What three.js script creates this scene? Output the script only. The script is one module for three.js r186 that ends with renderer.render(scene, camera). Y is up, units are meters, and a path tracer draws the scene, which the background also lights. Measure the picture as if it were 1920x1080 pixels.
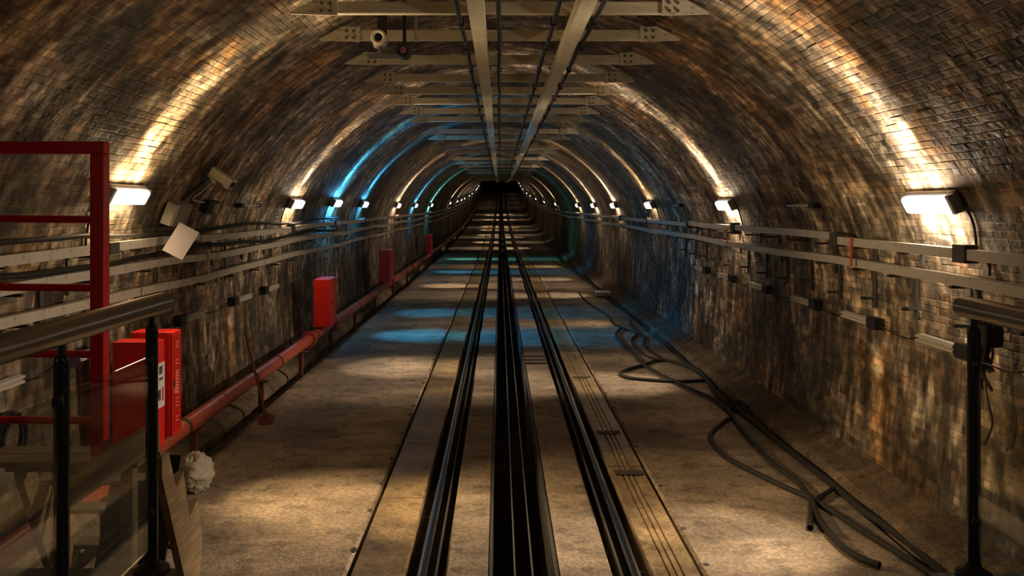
import * as THREE from 'three';
import { mergeGeometries, toCreasedNormals } from 'three/addons/utils/BufferGeometryUtils.js';
import { RectAreaLightUniformsLib } from 'three/addons/lights/RectAreaLightUniformsLib.js';
import { RoundedBoxGeometry } from 'three/addons/geometries/RoundedBoxGeometry.js';

// ------------------------------------------------------------------ camera, exposure
RectAreaLightUniformsLib.init();
const EYE = 2.575, FOCAL = 1550, VPX = 937, VPY = 385;          // eye height above the rails, focal length and vanishing point in pixels
const scene = new THREE.Scene();
scene.background = new THREE.Color(0x000000);
const camera = new THREE.PerspectiveCamera(2 * Math.atan(540 / FOCAL) * 180 / Math.PI, 1920 / 1080, 0.05, 400);
camera.position.set(0, EYE, 0);
camera.lookAt(0, EYE, -10);
camera.setViewOffset(1920, 1080, 960 - VPX, 540 - VPY, 1920, 1080);   // the lens looks along the tunnel, shifted down
camera.updateProjectionMatrix();
const renderer = new THREE.WebGLRenderer({ antialias: true });
renderer.toneMapping = THREE.LinearToneMapping;
renderer.toneMappingExposure = 0.95;
renderer.shadowMap.enabled = true;

// Lamp colours and strength (candela of each beam of a wall lamp)
const WARM = [1.0, 0.70, 0.36], COOL = [0.05, 0.45, 1.0], TEAL = [0.16, 0.75, 0.85], PALE = [1.0, 0.78, 0.54], BLUSH = [1.0, 0.72, 0.5];
const BEAM = 72, WASH = 95;

// ------------------------------------------------------------------ helpers
let seed = 1234567;
const rnd = () => { seed = (seed + 0x6d2b79f5) | 0; let t = Math.imul(seed ^ (seed >>> 15), 1 | seed); t = (t + Math.imul(t ^ (t >>> 7), 61 | t)) ^ t; return ((t ^ (t >>> 14)) >>> 0) / 4294967296; };
const rr = (a, b) => a + (b - a) * rnd();
const clamp = (x, a = 0, b = 1) => Math.min(b, Math.max(a, x));
const mix = (a, b, t) => a + (b - a) * t;
const sst = (a, b, x) => { const t = clamp((x - a) / (b - a)); return t * t * (3 - 2 * t); };
// the track runs level, then bends upwards; d is the distance along it
const rise = (d) => (d > 32 ? 0.00033 * (d - 32) ** 2 : 0);
const P = (x, h, d) => new THREE.Vector3(x, h + rise(d), -d);
const FAR = 190;
const stations = (d0, d1) => { const a = [d0]; let d = Math.max(d0, 30); if (d > d0 && d < d1) a.push(d); while ((d += 4) < d1) a.push(d); a.push(d1); return a; };

const taken = new Map();
function numbered(name) { const n = taken.get(name) ?? 0; taken.set(name, n + 1); return n ? name + '_' + String(n).padStart(3, '0') : name; }
function finish(o) { o.castShadow = true; o.receiveShadow = true; return o; }
function mesh(name, g, m, parent) {
  const o = finish(new THREE.Mesh(g, m));
  if (parent) { o.name = name; parent.add(o); } else { o.name = numbered(name); scene.add(o); }
  return o;
}
function thing(name, label, category, group, at) {
  const o = new THREE.Group(); o.name = numbered(name); o.userData = { label, category };
  if (group) o.userData.group = group;
  if (at) o.position.copy(at);
  scene.add(o); return o;
}
function tag(o, label, category, group) { Object.assign(o.userData, { label, category }); if (group) o.userData.group = group; return o; }
function structure(o, label, category) { Object.assign(o.userData, { kind: 'structure', label, category }); return o; }

// sweep a cross-section [[x,h],...] along the tunnel
function sweep(poly, d0, d1, { smooth = false, caps = true, off = () => [0, 0], st } = {}) {
  const ds = st ?? stations(d0, d1), pos = [], uv = [], n = poly.length;
  const at = (i, d) => { const [ox, oh] = off(d), [x, h] = poly[i % n]; return P(x + ox, h + oh, d); };
  let per = [0]; for (let i = 0; i < n; i++) { const a = poly[i], b = poly[(i + 1) % n]; per.push(per[i] + Math.hypot(a[0] - b[0], a[1] - b[1])); }
  let area = 0; for (let i = 0; i < n; i++) { const a = poly[i], b = poly[(i + 1) % n]; area += a[0] * b[1] - b[0] * a[1]; }
  const flip = area < 0;
  const quad = (a, b, c, e, ua, ub, uc, ue) => { const t = flip ? [a, c, b, a, e, c] : [a, b, c, a, c, e], u = flip ? [ua, uc, ub, ua, ue, uc] : [ua, ub, uc, ua, uc, ue]; t.forEach((v) => pos.push(v.x, v.y, v.z)); u.forEach((v) => uv.push(...v)); };
  for (let k = 0; k < ds.length - 1; k++) for (let i = 0; i < n; i++)
    quad(at(i, ds[k]), at(i + 1, ds[k]), at(i + 1, ds[k + 1]), at(i, ds[k + 1]), [ds[k], per[i]], [ds[k], per[i + 1]], [ds[k + 1], per[i + 1]], [ds[k + 1], per[i]]);
  if (caps) {
    const tris = THREE.ShapeUtils.triangulateShape(poly.map(([x, h]) => new THREE.Vector2(x, h)), []);
    for (const [a, b, c] of tris) for (const [d, rev] of [[ds[0], false], [ds.at(-1), true]]) {
      const t = rev !== flip ? [a, b, c] : [a, c, b];
      for (const i of rev ? [t[0], t[2], t[1]].reverse() : t) { const v = at(i, d); pos.push(v.x, v.y, v.z); uv.push(poly[i][0], poly[i][1]); }
    }
  }
  let g = new THREE.BufferGeometry();
  g.setAttribute('position', new THREE.Float32BufferAttribute(pos, 3));
  g.setAttribute('uv', new THREE.Float32BufferAttribute(uv, 2));
  g.computeVertexNormals();
  return smooth ? toCreasedNormals(g, 0.9) : g;
}
const rect = (x0, x1, h0, h1, c = 0) => c ? [[x0, h0], [x1, h0], [x1, h1 - c], [x1 - c, h1], [x0 + c, h1], [x0, h1 - c]] : [[x0, h0], [x1, h0], [x1, h1], [x0, h1]];
const circ = (x, h, r, n = 14) => Array.from({ length: n }, (_, i) => [x + r * Math.cos(i / n * 2 * Math.PI), h + r * Math.sin(i / n * 2 * Math.PI)]);
function box(w, h, d, x = 0, y = 0, z = 0, r = 0.004) { const g = r ? new RoundedBoxGeometry(w, h, d, 1, Math.min(r, w / 3, h / 3, d / 3)) : new THREE.BoxGeometry(w, h, d); g.translate(x, y, z); return g; }
function rod(a, b, r, n = 12, r2 = r) {
  const v = b.clone().sub(a), g = new THREE.CylinderGeometry(r2, r, v.length(), n);
  g.applyQuaternion(new THREE.Quaternion().setFromUnitVectors(new THREE.Vector3(0, 1, 0), v.clone().normalize())); g.translate(...a.clone().add(b).multiplyScalar(0.5).toArray()); return g;
}
function tube(pts, r, n = 8, per = 8) { return new THREE.TubeGeometry(new THREE.CatmullRomCurve3(pts, false, 'centripetal'), Math.max(4, pts.length * per), r, n); }
const join = (list) => mergeGeometries(list.map((g) => { const o = g.index ? g.toNonIndexed() : g; for (const k of Object.keys(o.attributes)) if (!['position', 'normal', 'uv'].includes(k)) o.deleteAttribute(k); return o; }));
// a pixel of the photograph on the floor (height h above it)
const onFloor = (px, py, h = 0) => { const d = FOCAL * (EYE - h) / (py - VPY); return P((px - VPX) * d / FOCAL, h, d); };

// ------------------------------------------------------------------ noise and textures
function lattice(px, py, s) { const a = new Float32Array(px * py); let q = s * 7919 + 13; for (let i = 0; i < a.length; i++) { q = (Math.imul(q, 1664525) + 1013904223) | 0; let t = q ^ (q >>> 15); t = Math.imul(t, 0x2c1b3c6d); t ^= t >>> 12; a[i] = (t >>> 0) / 4294967296; } return a; }
function noise2(px, py, s) {            // periodic value noise on the unit square
  const a = lattice(px, py, s);
  return (u, v) => {
    let x = u * px, y = v * py, xi = Math.floor(x), yi = Math.floor(y); let fx = x - xi, fy = y - yi; fx = fx * fx * (3 - 2 * fx); fy = fy * fy * (3 - 2 * fy);
    const x0 = ((xi % px) + px) % px, x1 = (x0 + 1) % px, y0 = ((yi % py) + py) % py, y1 = (y0 + 1) % py;
    const p = a[y0 * px + x0], q = a[y0 * px + x1], r = a[y1 * px + x0], t = a[y1 * px + x1];
    return (p + (q - p) * fx) * (1 - fy) + (r + (t - r) * fx) * fy;
  };
}
function fbm(px, py, s, oct) { const f = []; let w = 0; for (let o = 0; o < oct; o++) { f.push(noise2(px << o, py << o, s + o * 31)); w += 0.5 ** o; } return (u, v) => { let t = 0; for (let o = 0; o < oct; o++) t += f[o](u, v) * 0.5 ** o; return t / w; }; }
const toS = (c) => Math.round(255 * clamp(c <= 0.0031308 ? c * 12.92 : 1.055 * Math.pow(c, 1 / 2.4) - 0.055));
function texture(w, h, f, srgb = true) {
  const data = new Uint8Array(w * h * 4);
  for (let y = 0; y < h; y++) for (let x = 0; x < w; x++) { const c = f((x + 0.5) / w, (y + 0.5) / h), i = (y * w + x) * 4; data[i] = srgb ? toS(c[0]) : Math.round(255 * clamp(c[0])); data[i + 1] = srgb ? toS(c[1]) : Math.round(255 * clamp(c[1])); data[i + 2] = srgb ? toS(c[2]) : Math.round(255 * clamp(c[2])); data[i + 3] = 255; }
  const t = new THREE.DataTexture(data, w, h); t.wrapS = t.wrapT = THREE.RepeatWrapping; t.magFilter = THREE.LinearFilter; t.minFilter = THREE.LinearMipmapLinearFilter; t.generateMipmaps = true;
  if (srgb) t.colorSpace = THREE.SRGBColorSpace; t.needsUpdate = true; return t;
}
const repeated = (t, x, y) => { const c = t.clone(); c.repeat.set(x, y); c.needsUpdate = true; return c; };

const TILE = 7;                         // metres of wall covered by one repeat of the wall texture
const nA = fbm(5, 4, 3, 5), nB = fbm(34, 6, 9, 4), nC = fbm(11, 9, 21, 4), nD = fbm(90, 80, 33, 3), nE = fbm(80, 22, 41, 3), nF = fbm(7, 5, 55, 5);
const stain = (u, v) => {               // soot, rust, lime and damp runs on the brickwork; u along the tunnel, v up the wall
  const run = nB(u, v), fineRun = nE(u, v), blot = nA(u, v), grain = nD(u, v), lime = nC(u, v), rust = nF(u, v);
  let k = mix(0.6, 1.4, sst(0.3, 0.7, grain)) * mix(0.5, 1.4, sst(0.36, 0.64, run)) * mix(0.65, 1.3, sst(0.35, 0.65, fineRun));
  k *= mix(0.55, 1.3, sst(0.36, 0.6, blot));
  k *= 0.74;
  let c = [0.27 * k, 0.205 * k, 0.137 * k];
  const r = sst(0.5, 0.62, rust) * 0.8; c = [mix(c[0], 0.33 * k, r), mix(c[1], 0.19 * k, r), mix(c[2], 0.075 * k, r)];
  const l = sst(0.54, 0.64, lime * 0.75 + fineRun * 0.28) * 0.8; c = [mix(c[0], 0.50 * k, l), mix(c[1], 0.43 * k, l), mix(c[2], 0.33 * k, l)];
  const s = sst(0.53, 0.63, nC(v, u) * 0.5 + run * 0.5) * 0.75; c = [mix(c[0], 0.055, s), mix(c[1], 0.052, s), mix(c[2], 0.045, s)];
  return c;
};
const wallMap = texture(1536, 1536, stain);
const wallBump = texture(1024, 1024, (u, v) => { const b = nD(u, v) * 0.7 + nC(u * 2, v * 2) * 0.3; return [b, b, b]; }, false);
const wallRough = texture(512, 512, (u, v) => { const b = mix(0.58, 0.95, sst(0.3, 0.7, nC(u, v) * 0.6 + nE(u, v) * 0.4)); return [b, b, b]; }, false);
const f1 = fbm(6, 6, 77, 5), f2 = fbm(200, 200, 81, 2), f3 = fbm(14, 5, 85, 4), f4 = fbm(30, 30, 87, 3);
const floorMap = texture(1024, 1024, (u, v) => {
  let k = mix(0.7, 1.2, sst(0.3, 0.7, f1(u, v))) * mix(0.75, 1.2, sst(0.25, 0.75, f2(u, v))) * mix(0.75, 1.2, sst(0.3, 0.7, f3(u, v)));
  const s = sst(0.58, 0.75, f4(u, v)) * 0.35; k *= 1 - s;
  return [0.27 * k, 0.208 * k, 0.145 * k];
});
const floorBump = texture(512, 512, (u, v) => { const b = f2(u, v) * 0.6 + f4(u, v) * 0.4; return [b, b, b]; }, false);
const scuff = texture(512, 512, (u, v) => { const k = mix(0.72, 1.12, f1(u, v) * 0.5 + f2(u, v) * 0.5) - 0.35 * sst(0.66, 0.8, f4(u, v)); return [k, k, k * 0.97]; });
const gloss = texture(512, 512, (u, v) => { const b = mix(0.25, 0.75, f1(u, v) * 0.4 + f4(u, v) * 0.6); return [b, b, b]; }, false);
const w1 = fbm(4, 60, 91, 3), w2 = fbm(10, 12, 95, 4);
const woodMap = texture(512, 512, (u, v) => { const k = mix(0.55, 1.3, w1(u, v)) * mix(0.7, 1.2, w2(u, v)); return [0.42 * k, 0.30 * k, 0.17 * k]; });

const std = (o) => new THREE.MeshStandardMaterial(o);
const M = {
  mortar: std({ map: repeated(wallMap, 1 / TILE, 1 / TILE), color: new THREE.Color().setRGB(0.9, 0.9, 0.9), roughness: 1, roughnessMap: repeated(wallRough, 1 / 2, 1 / 2), bumpMap: repeated(wallBump, 1 / 3.5, 1 / 3.5), bumpScale: 0.012 }),
  brick: std({ map: repeated(wallMap, 1 / TILE, 1 / TILE), vertexColors: true, roughness: 0.95, roughnessMap: repeated(wallRough, 1 / 2, 1 / 2), bumpMap: repeated(wallBump, 1 / 3.5, 1 / 3.5), bumpScale: 0.012 }),
  concrete: std({ map: repeated(floorMap, 1 / 4, 1 / 4), roughness: 0.85, bumpMap: repeated(floorBump, 1 / 2, 1 / 2), bumpScale: 0.008 }),
  kerb: std({ map: repeated(floorMap, 1 / 3, 1 / 3), color: new THREE.Color().setRGB(0.8, 0.76, 0.72), roughness: 0.9, bumpMap: repeated(floorBump, 1 / 1.2, 1 / 1.2), bumpScale: 0.02 }),
  tread: std({ map: repeated(floorMap, 1 / 3, 1 / 3), color: new THREE.Color().setRGB(1.05, 0.97, 0.74), roughness: 0.65, roughnessMap: repeated(gloss, 1 / 1.5, 1 / 1.5), bumpMap: repeated(floorBump, 1, 1), bumpScale: 0.003 }),
  groove: std({ color: new THREE.Color().setRGB(0.045, 0.04, 0.032), roughness: 0.9 }),
  ballast: std({ map: repeated(floorMap, 1, 1), color: new THREE.Color().setRGB(0.5, 0.48, 0.45), roughness: 0.95, bumpMap: repeated(floorBump, 3, 3), bumpScale: 0.02 }),
  rail: std({ color: new THREE.Color().setRGB(0.36, 0.36, 0.38), metalness: 1, roughness: 0.2 }),
  steelDark: std({ color: new THREE.Color().setRGB(0.075, 0.07, 0.065), metalness: 0.4, roughness: 0.6 }),
  rope: std({ color: new THREE.Color().setRGB(0.3, 0.29, 0.27), metalness: 0.9, roughness: 0.4 }),
  cream: std({ map: repeated(scuff, 1 / 1.5, 1 / 1.5), color: new THREE.Color().setRGB(0.74, 0.68, 0.53), roughness: 0.5 }),
  bolt: std({ color: new THREE.Color().setRGB(0.16, 0.13, 0.09), roughness: 0.6, metalness: 0.4 }),
  black: std({ color: new THREE.Color().setRGB(0.014, 0.014, 0.015), roughness: 0.55 }),
  rubber: std({ color: new THREE.Color().setRGB(0.018, 0.016, 0.014), roughness: 0.7 }),
  tray: std({ map: repeated(scuff, 1, 1), color: new THREE.Color().setRGB(0.66, 0.62, 0.55), roughness: 0.45, metalness: 0.15 }),
  bracket: std({ color: new THREE.Color().setRGB(0.09, 0.085, 0.075), roughness: 0.7, metalness: 0.3 }),
  pipe: std({ map: repeated(scuff, 1 / 1.2, 1), color: new THREE.Color().setRGB(0.50, 0.10, 0.055), roughness: 0.4, roughnessMap: null }),
  redPaint: std({ color: new THREE.Color().setRGB(0.78, 0.012, 0.016), roughness: 0.38 }),
  redCabinet: std({ map: repeated(scuff, 1, 1), color: new THREE.Color().setRGB(0.85, 0.022, 0.012), roughness: 0.42 }),
  whitePlastic: std({ color: new THREE.Color().setRGB(0.62, 0.6, 0.54), roughness: 0.45 }),
  grey: std({ map: repeated(scuff, 2, 2), color: new THREE.Color().setRGB(0.33, 0.31, 0.29), roughness: 0.6 }),
  paper: std({ color: new THREE.Color().setRGB(0.62, 0.58, 0.60), roughness: 0.85 }),
  inox: std({ color: new THREE.Color().setRGB(0.24, 0.23, 0.215), metalness: 1, roughness: 0.3 }),
  post: std({ color: new THREE.Color().setRGB(0.022, 0.026, 0.034), roughness: 0.3, metalness: 0.1 }),
  glass: new THREE.MeshPhysicalMaterial({ color: new THREE.Color().setRGB(0.86, 0.88, 0.85), transmission: 1, thickness: 0, roughness: 0.03, ior: 1.5 }),
  wood: std({ map: repeated(woodMap, 1.2, 1.2), color: new THREE.Color().setRGB(0.7, 0.68, 0.66), roughness: 0.75 }),
  woodGrey: std({ map: repeated(woodMap, 1.2, 1.2), color: new THREE.Color().setRGB(0.6, 0.64, 0.76), roughness: 0.8 }),
  sack: std({ color: new THREE.Color().setRGB(0.42, 0.40, 0.33), roughness: 0.6 }),
  rust: std({ map: repeated(scuff, 3, 3), color: new THREE.Color().setRGB(0.2, 0.06, 0.03), roughness: 0.8 }),
  orange: std({ color: new THREE.Color().setRGB(0.6, 0.11, 0.03), roughness: 0.6 }),
  cover: std({ color: new THREE.Color().setRGB(0.30, 0.29, 0.27), metalness: 0.7, roughness: 0.35 }),
  violet: new THREE.MeshPhysicalMaterial({ color: new THREE.Color().setRGB(0.30, 0.13, 0.24), roughness: 0.25, clearcoat: 0.6 }),
};

// ------------------------------------------------------------------ tunnel lining
const CY = 0.975, CR = 3.70;
const low = new THREE.CatmullRomCurve3([[3.41, 0.08], [3.45, 0.45], [3.49, 0.95], [3.51, 1.45], [3.50, 1.9], [3.43, 2.3], [3.325, 2.6]].map(([x, h]) => new THREE.Vector3(x, h, 0)), false, 'centripetal').getPoints(40);
const half = [...low.slice(0, -1).map((p) => [p.x, p.y])];
for (let i = 0, a0 = Math.atan2(2.6 - CY, 3.325); i <= 60; i++) { const a = mix(a0, Math.PI / 2, i / 60); half.push([CR * Math.cos(a), CY + CR * Math.sin(a)]); }
half[half.length - 1][0] = 0;
const arcS = [0]; for (let i = 1; i < half.length; i++) arcS.push(arcS[i - 1] + Math.hypot(half[i][0] - half[i - 1][0], half[i][1] - half[i - 1][1]));
const SMAX = arcS.at(-1);
function lining(s) {                    // point, inward normal and upward tangent of the half profile at arc length s
  s = clamp(s, 0, SMAX); let i = 1; while (i < half.length - 1 && arcS[i] < s) i++;
  const t = (s - arcS[i - 1]) / (arcS[i] - arcS[i - 1]), a = half[i - 1], b = half[i], L = Math.hypot(b[0] - a[0], b[1] - a[1]);
  const tx = (b[0] - a[0]) / L, th = (b[1] - a[1]) / L;
  return { x: mix(a[0], b[0], t), h: mix(a[1], b[1], t), tx, th, nx: -th, nh: tx };
}
const sAt = (h) => { let lo = 0, hi = SMAX; for (let k = 0; k < 30; k++) { const m = (lo + hi) / 2; if (lining(m).h < h) lo = m; else hi = m; } return lo; };
const wallX = (h) => lining(sAt(h)).x;
const SPLIT = sAt(4.1);

function shell(side, s0, s1) {          // mortar surface with real thickness behind it
  const ds = stations(-3, FAR), n = 26, pos = [], uv = [], idx = [], T = 0.35;
  for (let layer = 0; layer < 2; layer++) for (const d of ds) for (let i = 0; i <= n; i++) {
    const s = mix(s0, s1, i / n), l = lining(s), o = layer * T;
    const v = P(side * (l.x - l.nx * o), l.h - l.nh * o, d); pos.push(v.x, v.y, v.z); uv.push(d + (side > 0 ? 3.1 : 0), s);
  }
  const row = n + 1, L = ds.length * row, f = (a, b, c) => (side > 0 ? idx.push(a, b, c) : idx.push(a, c, b));
  for (let k = 0; k < ds.length - 1; k++) for (let i = 0; i < n; i++) {
    const a = k * row + i, b = a + 1, c = a + row, e = c + 1; f(a, c, b); f(b, c, e); f(L + a, L + b, L + c); f(L + b, L + e, L + c);
  }
  const g = new THREE.BufferGeometry(); g.setAttribute('position', new THREE.Float32BufferAttribute(pos, 3)); g.setAttribute('uv', new THREE.Float32BufferAttribute(uv, 2)); g.setIndex(idx); g.computeVertexNormals();
  return g;
}
const wallLeft = structure(mesh('wall_left', shell(-1, 0, SPLIT + 0.01), M.mortar), 'curved soot-stained brick tunnel wall behind the red fire pipe', 'wall');
const wallRight = structure(mesh('wall_right', shell(1, 0, SPLIT + 0.01), M.mortar), 'curved lime-streaked brick tunnel wall above the loose black cables', 'wall');
const ceiling = structure(mesh('ceiling', join([shell(-1, SPLIT, SMAX), shell(1, SPLIT, SMAX)]), M.mortar), 'brick vault crown over the cream cross beams', 'ceiling');

// bricks: each a tapered block proud of the mortar
const COURSE = 0.06, LONG = 0.2, BRICK0 = 2.6, BRICK1 = 19;
function brickData(side, s, d, len, tint, proud) {
  const hw = len / 2 - 0.0025, hh = COURSE / 2 - 0.002, c = [], b = [], l = lining(s);
  for (const [a, e] of [[-1, -1], [1, -1], [1, 1], [-1, 1]]) {
    const js = rr(-0.003, 0.003), ls = lining(s + e * hh + js), ls2 = lining(s + e * (hh - 0.005) + js), p = Math.max(0.001, proud + rr(-0.0008, 0.0008)), j = rr(-0.003, 0.003);
    b.push([P(side * (ls.x), ls.h, d + a * hw + j), d + a * hw, s + e * hh]);
    c.push([P(side * (ls2.x + l.nx * p), ls2.h + l.nh * p, d + a * (hw - 0.006) + j), d + a * (hw - 0.006), s + e * (hh - 0.006)]);
  }
  return { b, c, tint, side };
}
function pushBrick(q, out, origin) {
  const put = (v) => { out.p.push(v[0].x - origin.x, v[0].y - origin.y, v[0].z - origin.z); out.u.push(v[1] + (q.side > 0 ? 3.1 : 0), v[2]); out.c.push(...q.tint); };
  const tri = (a, b, c) => (q.side > 0 ? [a, b, c] : [a, c, b]).forEach(put);
  tri(q.c[0], q.c[2], q.c[1]); tri(q.c[0], q.c[3], q.c[2]);
  for (let i = 0; i < 4; i++) { const k = (i + 1) % 4; tri(q.b[i], q.c[k], q.b[k]); tri(q.b[i], q.c[i], q.c[k]); }
}
function brickGeometry(list, origin) {
  const out = { p: [], u: [], c: [] }; list.forEach((q) => pushBrick(q, out, origin));
  const g = new THREE.BufferGeometry(); g.setAttribute('position', new THREE.Float32BufferAttribute(out.p, 3)); g.setAttribute('uv', new THREE.Float32BufferAttribute(out.u, 2)); g.setAttribute('color', new THREE.Float32BufferAttribute(out.c, 3)); g.computeVertexNormals(); return g;
}
const patch = fbm(14, 16, 101, 3);
for (const [owner, sides, s0, s1, contrast] of [[wallLeft, [-1], 0, SPLIT, 0.2], [wallRight, [1], 0, SPLIT, 0.4], [ceiling, [-1, 1], SPLIT, SMAX, 0.25]]) {
  const all = [];
  for (const side of sides) for (let r = 0, s = s0 + COURSE / 2; s < s1 - COURSE / 2 + 0.01; s += COURSE, r++) {
    let d = BRICK0 + (r % 2) * LONG / 2 + rr(-0.02, 0.02);
    while (d < BRICK1) {
      const len = rnd() < 0.16 ? LONG * 0.52 : LONG * rr(0.95, 1.05), m = d + len / 2; d += len;
      const k = Math.exp(rr(-1, 1) * contrast), w = rnd(), pt = patch(m / 7, s / 7);
      const hue = w < 0.1 ? [1.15, 0.94, 0.82] : w < 0.24 ? [1.3, 1.22, 1.16] : w < 0.4 ? [0.84, 0.85, 0.86] : [1, 1, 1], f = k * mix(0.6, 1.4, sst(0.35, 0.65, pt));
      const q = brickData(side, s, m, len, hue.map((x) => x * f), rnd() < 0.12 ? rr(0.003, 0.007) : rr(0.0015, 0.003));
      const l = lining(s), x = side * l.x, px = VPX + FOCAL * x / m, py = VPY + FOCAL * (EYE - l.h) / m;
      const facing = Math.abs(l.nx * l.x + l.nh * (l.h - EYE)) / Math.hypot(m, l.x);
      q.size = px > 5 && px < 1915 && py > 5 && py < 1075 && !(px > 1800 && py > 560) && !(px < 310 && py > 560) ? facing * len / (m * m) : 0;
      all.push(q);
    }
  }
  all.sort((a, b) => b.size - a.size);
  for (const q of all.slice(0, 290)) { const o = q.c[0][0].clone(); const b = mesh('brick', brickGeometry([q], o), M.brick, owner); b.position.copy(o); }
  const rest = mesh('bricks', brickGeometry(all.slice(290), new THREE.Vector3()), M.brick, owner); rest.userData.kind = 'stuff';
}
// both ends of the tunnel are closed
for (const [name, d, label] of [['wall_back', FAR, 'dark masonry wall closing the far end of the tunnel'], ['wall_front', -3, 'masonry wall behind the platform end']]) {
  const sh = new THREE.Shape(); const pts = [...half, ...half.slice(0, -1).reverse().map(([x, h]) => [-x, h])]; sh.moveTo(3.6, -0.8);
  pts.forEach(([x, h]) => sh.lineTo(x * 1.03, h + 0.06)); sh.lineTo(-3.6, -0.8);
  const g = new THREE.ExtrudeGeometry(sh, { depth: 0.3, bevelEnabled: false }); g.translate(0, rise(d), d > 0 ? -d - 0.3 : -d);
  structure(mesh(name, g, M.mortar), label, 'wall');
}

// ------------------------------------------------------------------ floor and track bed
const floor = new THREE.Group(); floor.name = 'floor'; scene.add(floor); structure(floor, 'worn concrete tunnel floor with sunken rails and a central cable trench', 'floor');
const D0 = -3;
mesh('concrete_slab', sweep(rect(-2.98, -1.075, -0.3, 0, 0.02), D0, FAR), M.concrete, floor);
mesh('concrete_slab', sweep(rect(1.43, 3.04, -0.3, 0, 0.02), D0, FAR), M.concrete, floor);
mesh('concrete_slab', sweep(rect(-0.385, -0.07, -1.2, -0.005, 0.015), D0, FAR), M.concrete, floor);
mesh('concrete_slab', sweep(rect(0.41, 0.79, -1.2, -0.005, 0.015), D0, FAR), M.concrete, floor);
mesh('bed', sweep(rect(-3.7, 3.7, -1.4, -1.2), D0, FAR), M.ballast, floor);
mesh('bed', sweep(rect(-3.6, -0.38, -1.2, -0.17), D0, FAR), M.ballast, floor);
mesh('bed', sweep(rect(0.78, 3.6, -1.2, -0.17), D0, FAR), M.ballast, floor);
// tread slabs beside the rails, one by one
function treadSlab(x0, x1, a, b, grooves) {
  const top = rr(-0.004, 0.006), parts = [[x0, top - 0.15]];
  const pts = [[x0, -0.17], [x1, -0.17], [x1, top - 0.008], [x1 - 0.008, top]];
  if (grooves) for (const g of [0.215, 0.165, 0.115]) { const m = x0 + g; pts.push([m + 0.011, top], [m + 0.008, top - 0.012], [m - 0.008, top - 0.012], [m - 0.011, top]); }
  pts.push([x0 + 0.008, top], [x0, top - 0.008]);
  return sweep(pts, a, b);
}
const cutL = [D0, -0.6, 2.4, 4.9, 7.27, 8.95, 10.62], cutR = [D0, 0.2, 3.1, 6.19, 8.15, 9.9, 12.6];
for (const c of [cutL, cutR]) while (c.at(-1) < 40) c.push(c.at(-1) + (c === cutL ? 1.78 : 2.02));
for (const [cuts, x0, x1, gr] of [[cutL, -1.04, -0.665, false], [cutR, 1.065, 1.40, true]]) {
  for (let i = 0; i < cuts.length - 1; i++) mesh('tread_slab', treadSlab(x0, x1, cuts[i] + 0.007, cuts[i + 1] - 0.007, gr), M.tread, floor);
  mesh('tread_strip', treadSlab(x0, x1, cuts.at(-1), FAR, false), M.tread, floor);
}
// dark lifting slots set in the grooved slabs
for (const d of [7.95, 9.35, 12.4]) mesh('cast_insert', box(0.26, 0.01, 0.13, 1.235, 0.006, -d), M.groove, floor);
// holes along the slab joint
for (let d = 5.3; d < 20; d += rr(0.35, 0.9)) { const g = new THREE.CylinderGeometry(0.022, 0.022, 0.006, 10); g.scale(1, 1, rr(1, 2.2)); g.translate(-1.10 + rr(-0.012, 0.012), 0.001, -d); mesh('joint_hole', g, M.groove, floor); }
for (let d = 5.3; d < 16; d += rr(0.6, 1.5)) { const g = new THREE.CylinderGeometry(0.02, 0.02, 0.006, 10); g.scale(1, 1, rr(1, 2)); g.translate(1.465 + rr(-0.012, 0.02), 0.001, -d); mesh('joint_hole', g, M.groove, floor); }
// steel edge of the trench
mesh('trench_edge', sweep(rect(0.385, 0.41, -0.5, 0.004), D0, FAR), M.steelDark, floor);
mesh('trench_edge', sweep(rect(-0.075, -0.055, -0.5, 0.0), D0, FAR), M.steelDark, floor);
mesh('trench_lining', sweep(rect(-0.065, 0.4, -1.2, -1.12), D0, FAR), M.ballast, floor);

// kerb ledge along the wall beyond the loose cables
{
  const nk = noise2(400, 3, 5);
  const st = []; for (let d = D0; d < 40; d += 0.35) st.push(d); for (let d = 40; d <= FAR; d += 4) st.push(d); st.push(FAR);
  const o = mesh('trim_1', sweep([[3.07, -0.17], [3.6, -0.17], [3.55, 0.27], [3.42, 0.22], [3.28, 0.15], [3.13, 0.115], [3.08, 0.08]], D0, FAR, { st, off: (d) => [(nk(d / 40, 0.3) - 0.5) * 0.05, (nk(d / 33, 0.7) - 0.5) * 0.03] }), M.kerb);
  structure(o, 'rough raised concrete kerb along the foot of the wall', 'kerb');
  const o2 = mesh('trim_2', sweep([[-3.6, -0.17], [-3.24, -0.17], [-3.24, -0.05], [-3.29, 0.0], [-3.55, 0.15]], D0, FAR, { st, off: (d) => [(nk(d / 40, 0.1) - 0.5) * 0.04, 0] }), M.kerb);
  structure(o2, 'concrete haunch at the wall foot behind the fire pipe', 'kerb');
}

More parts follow.
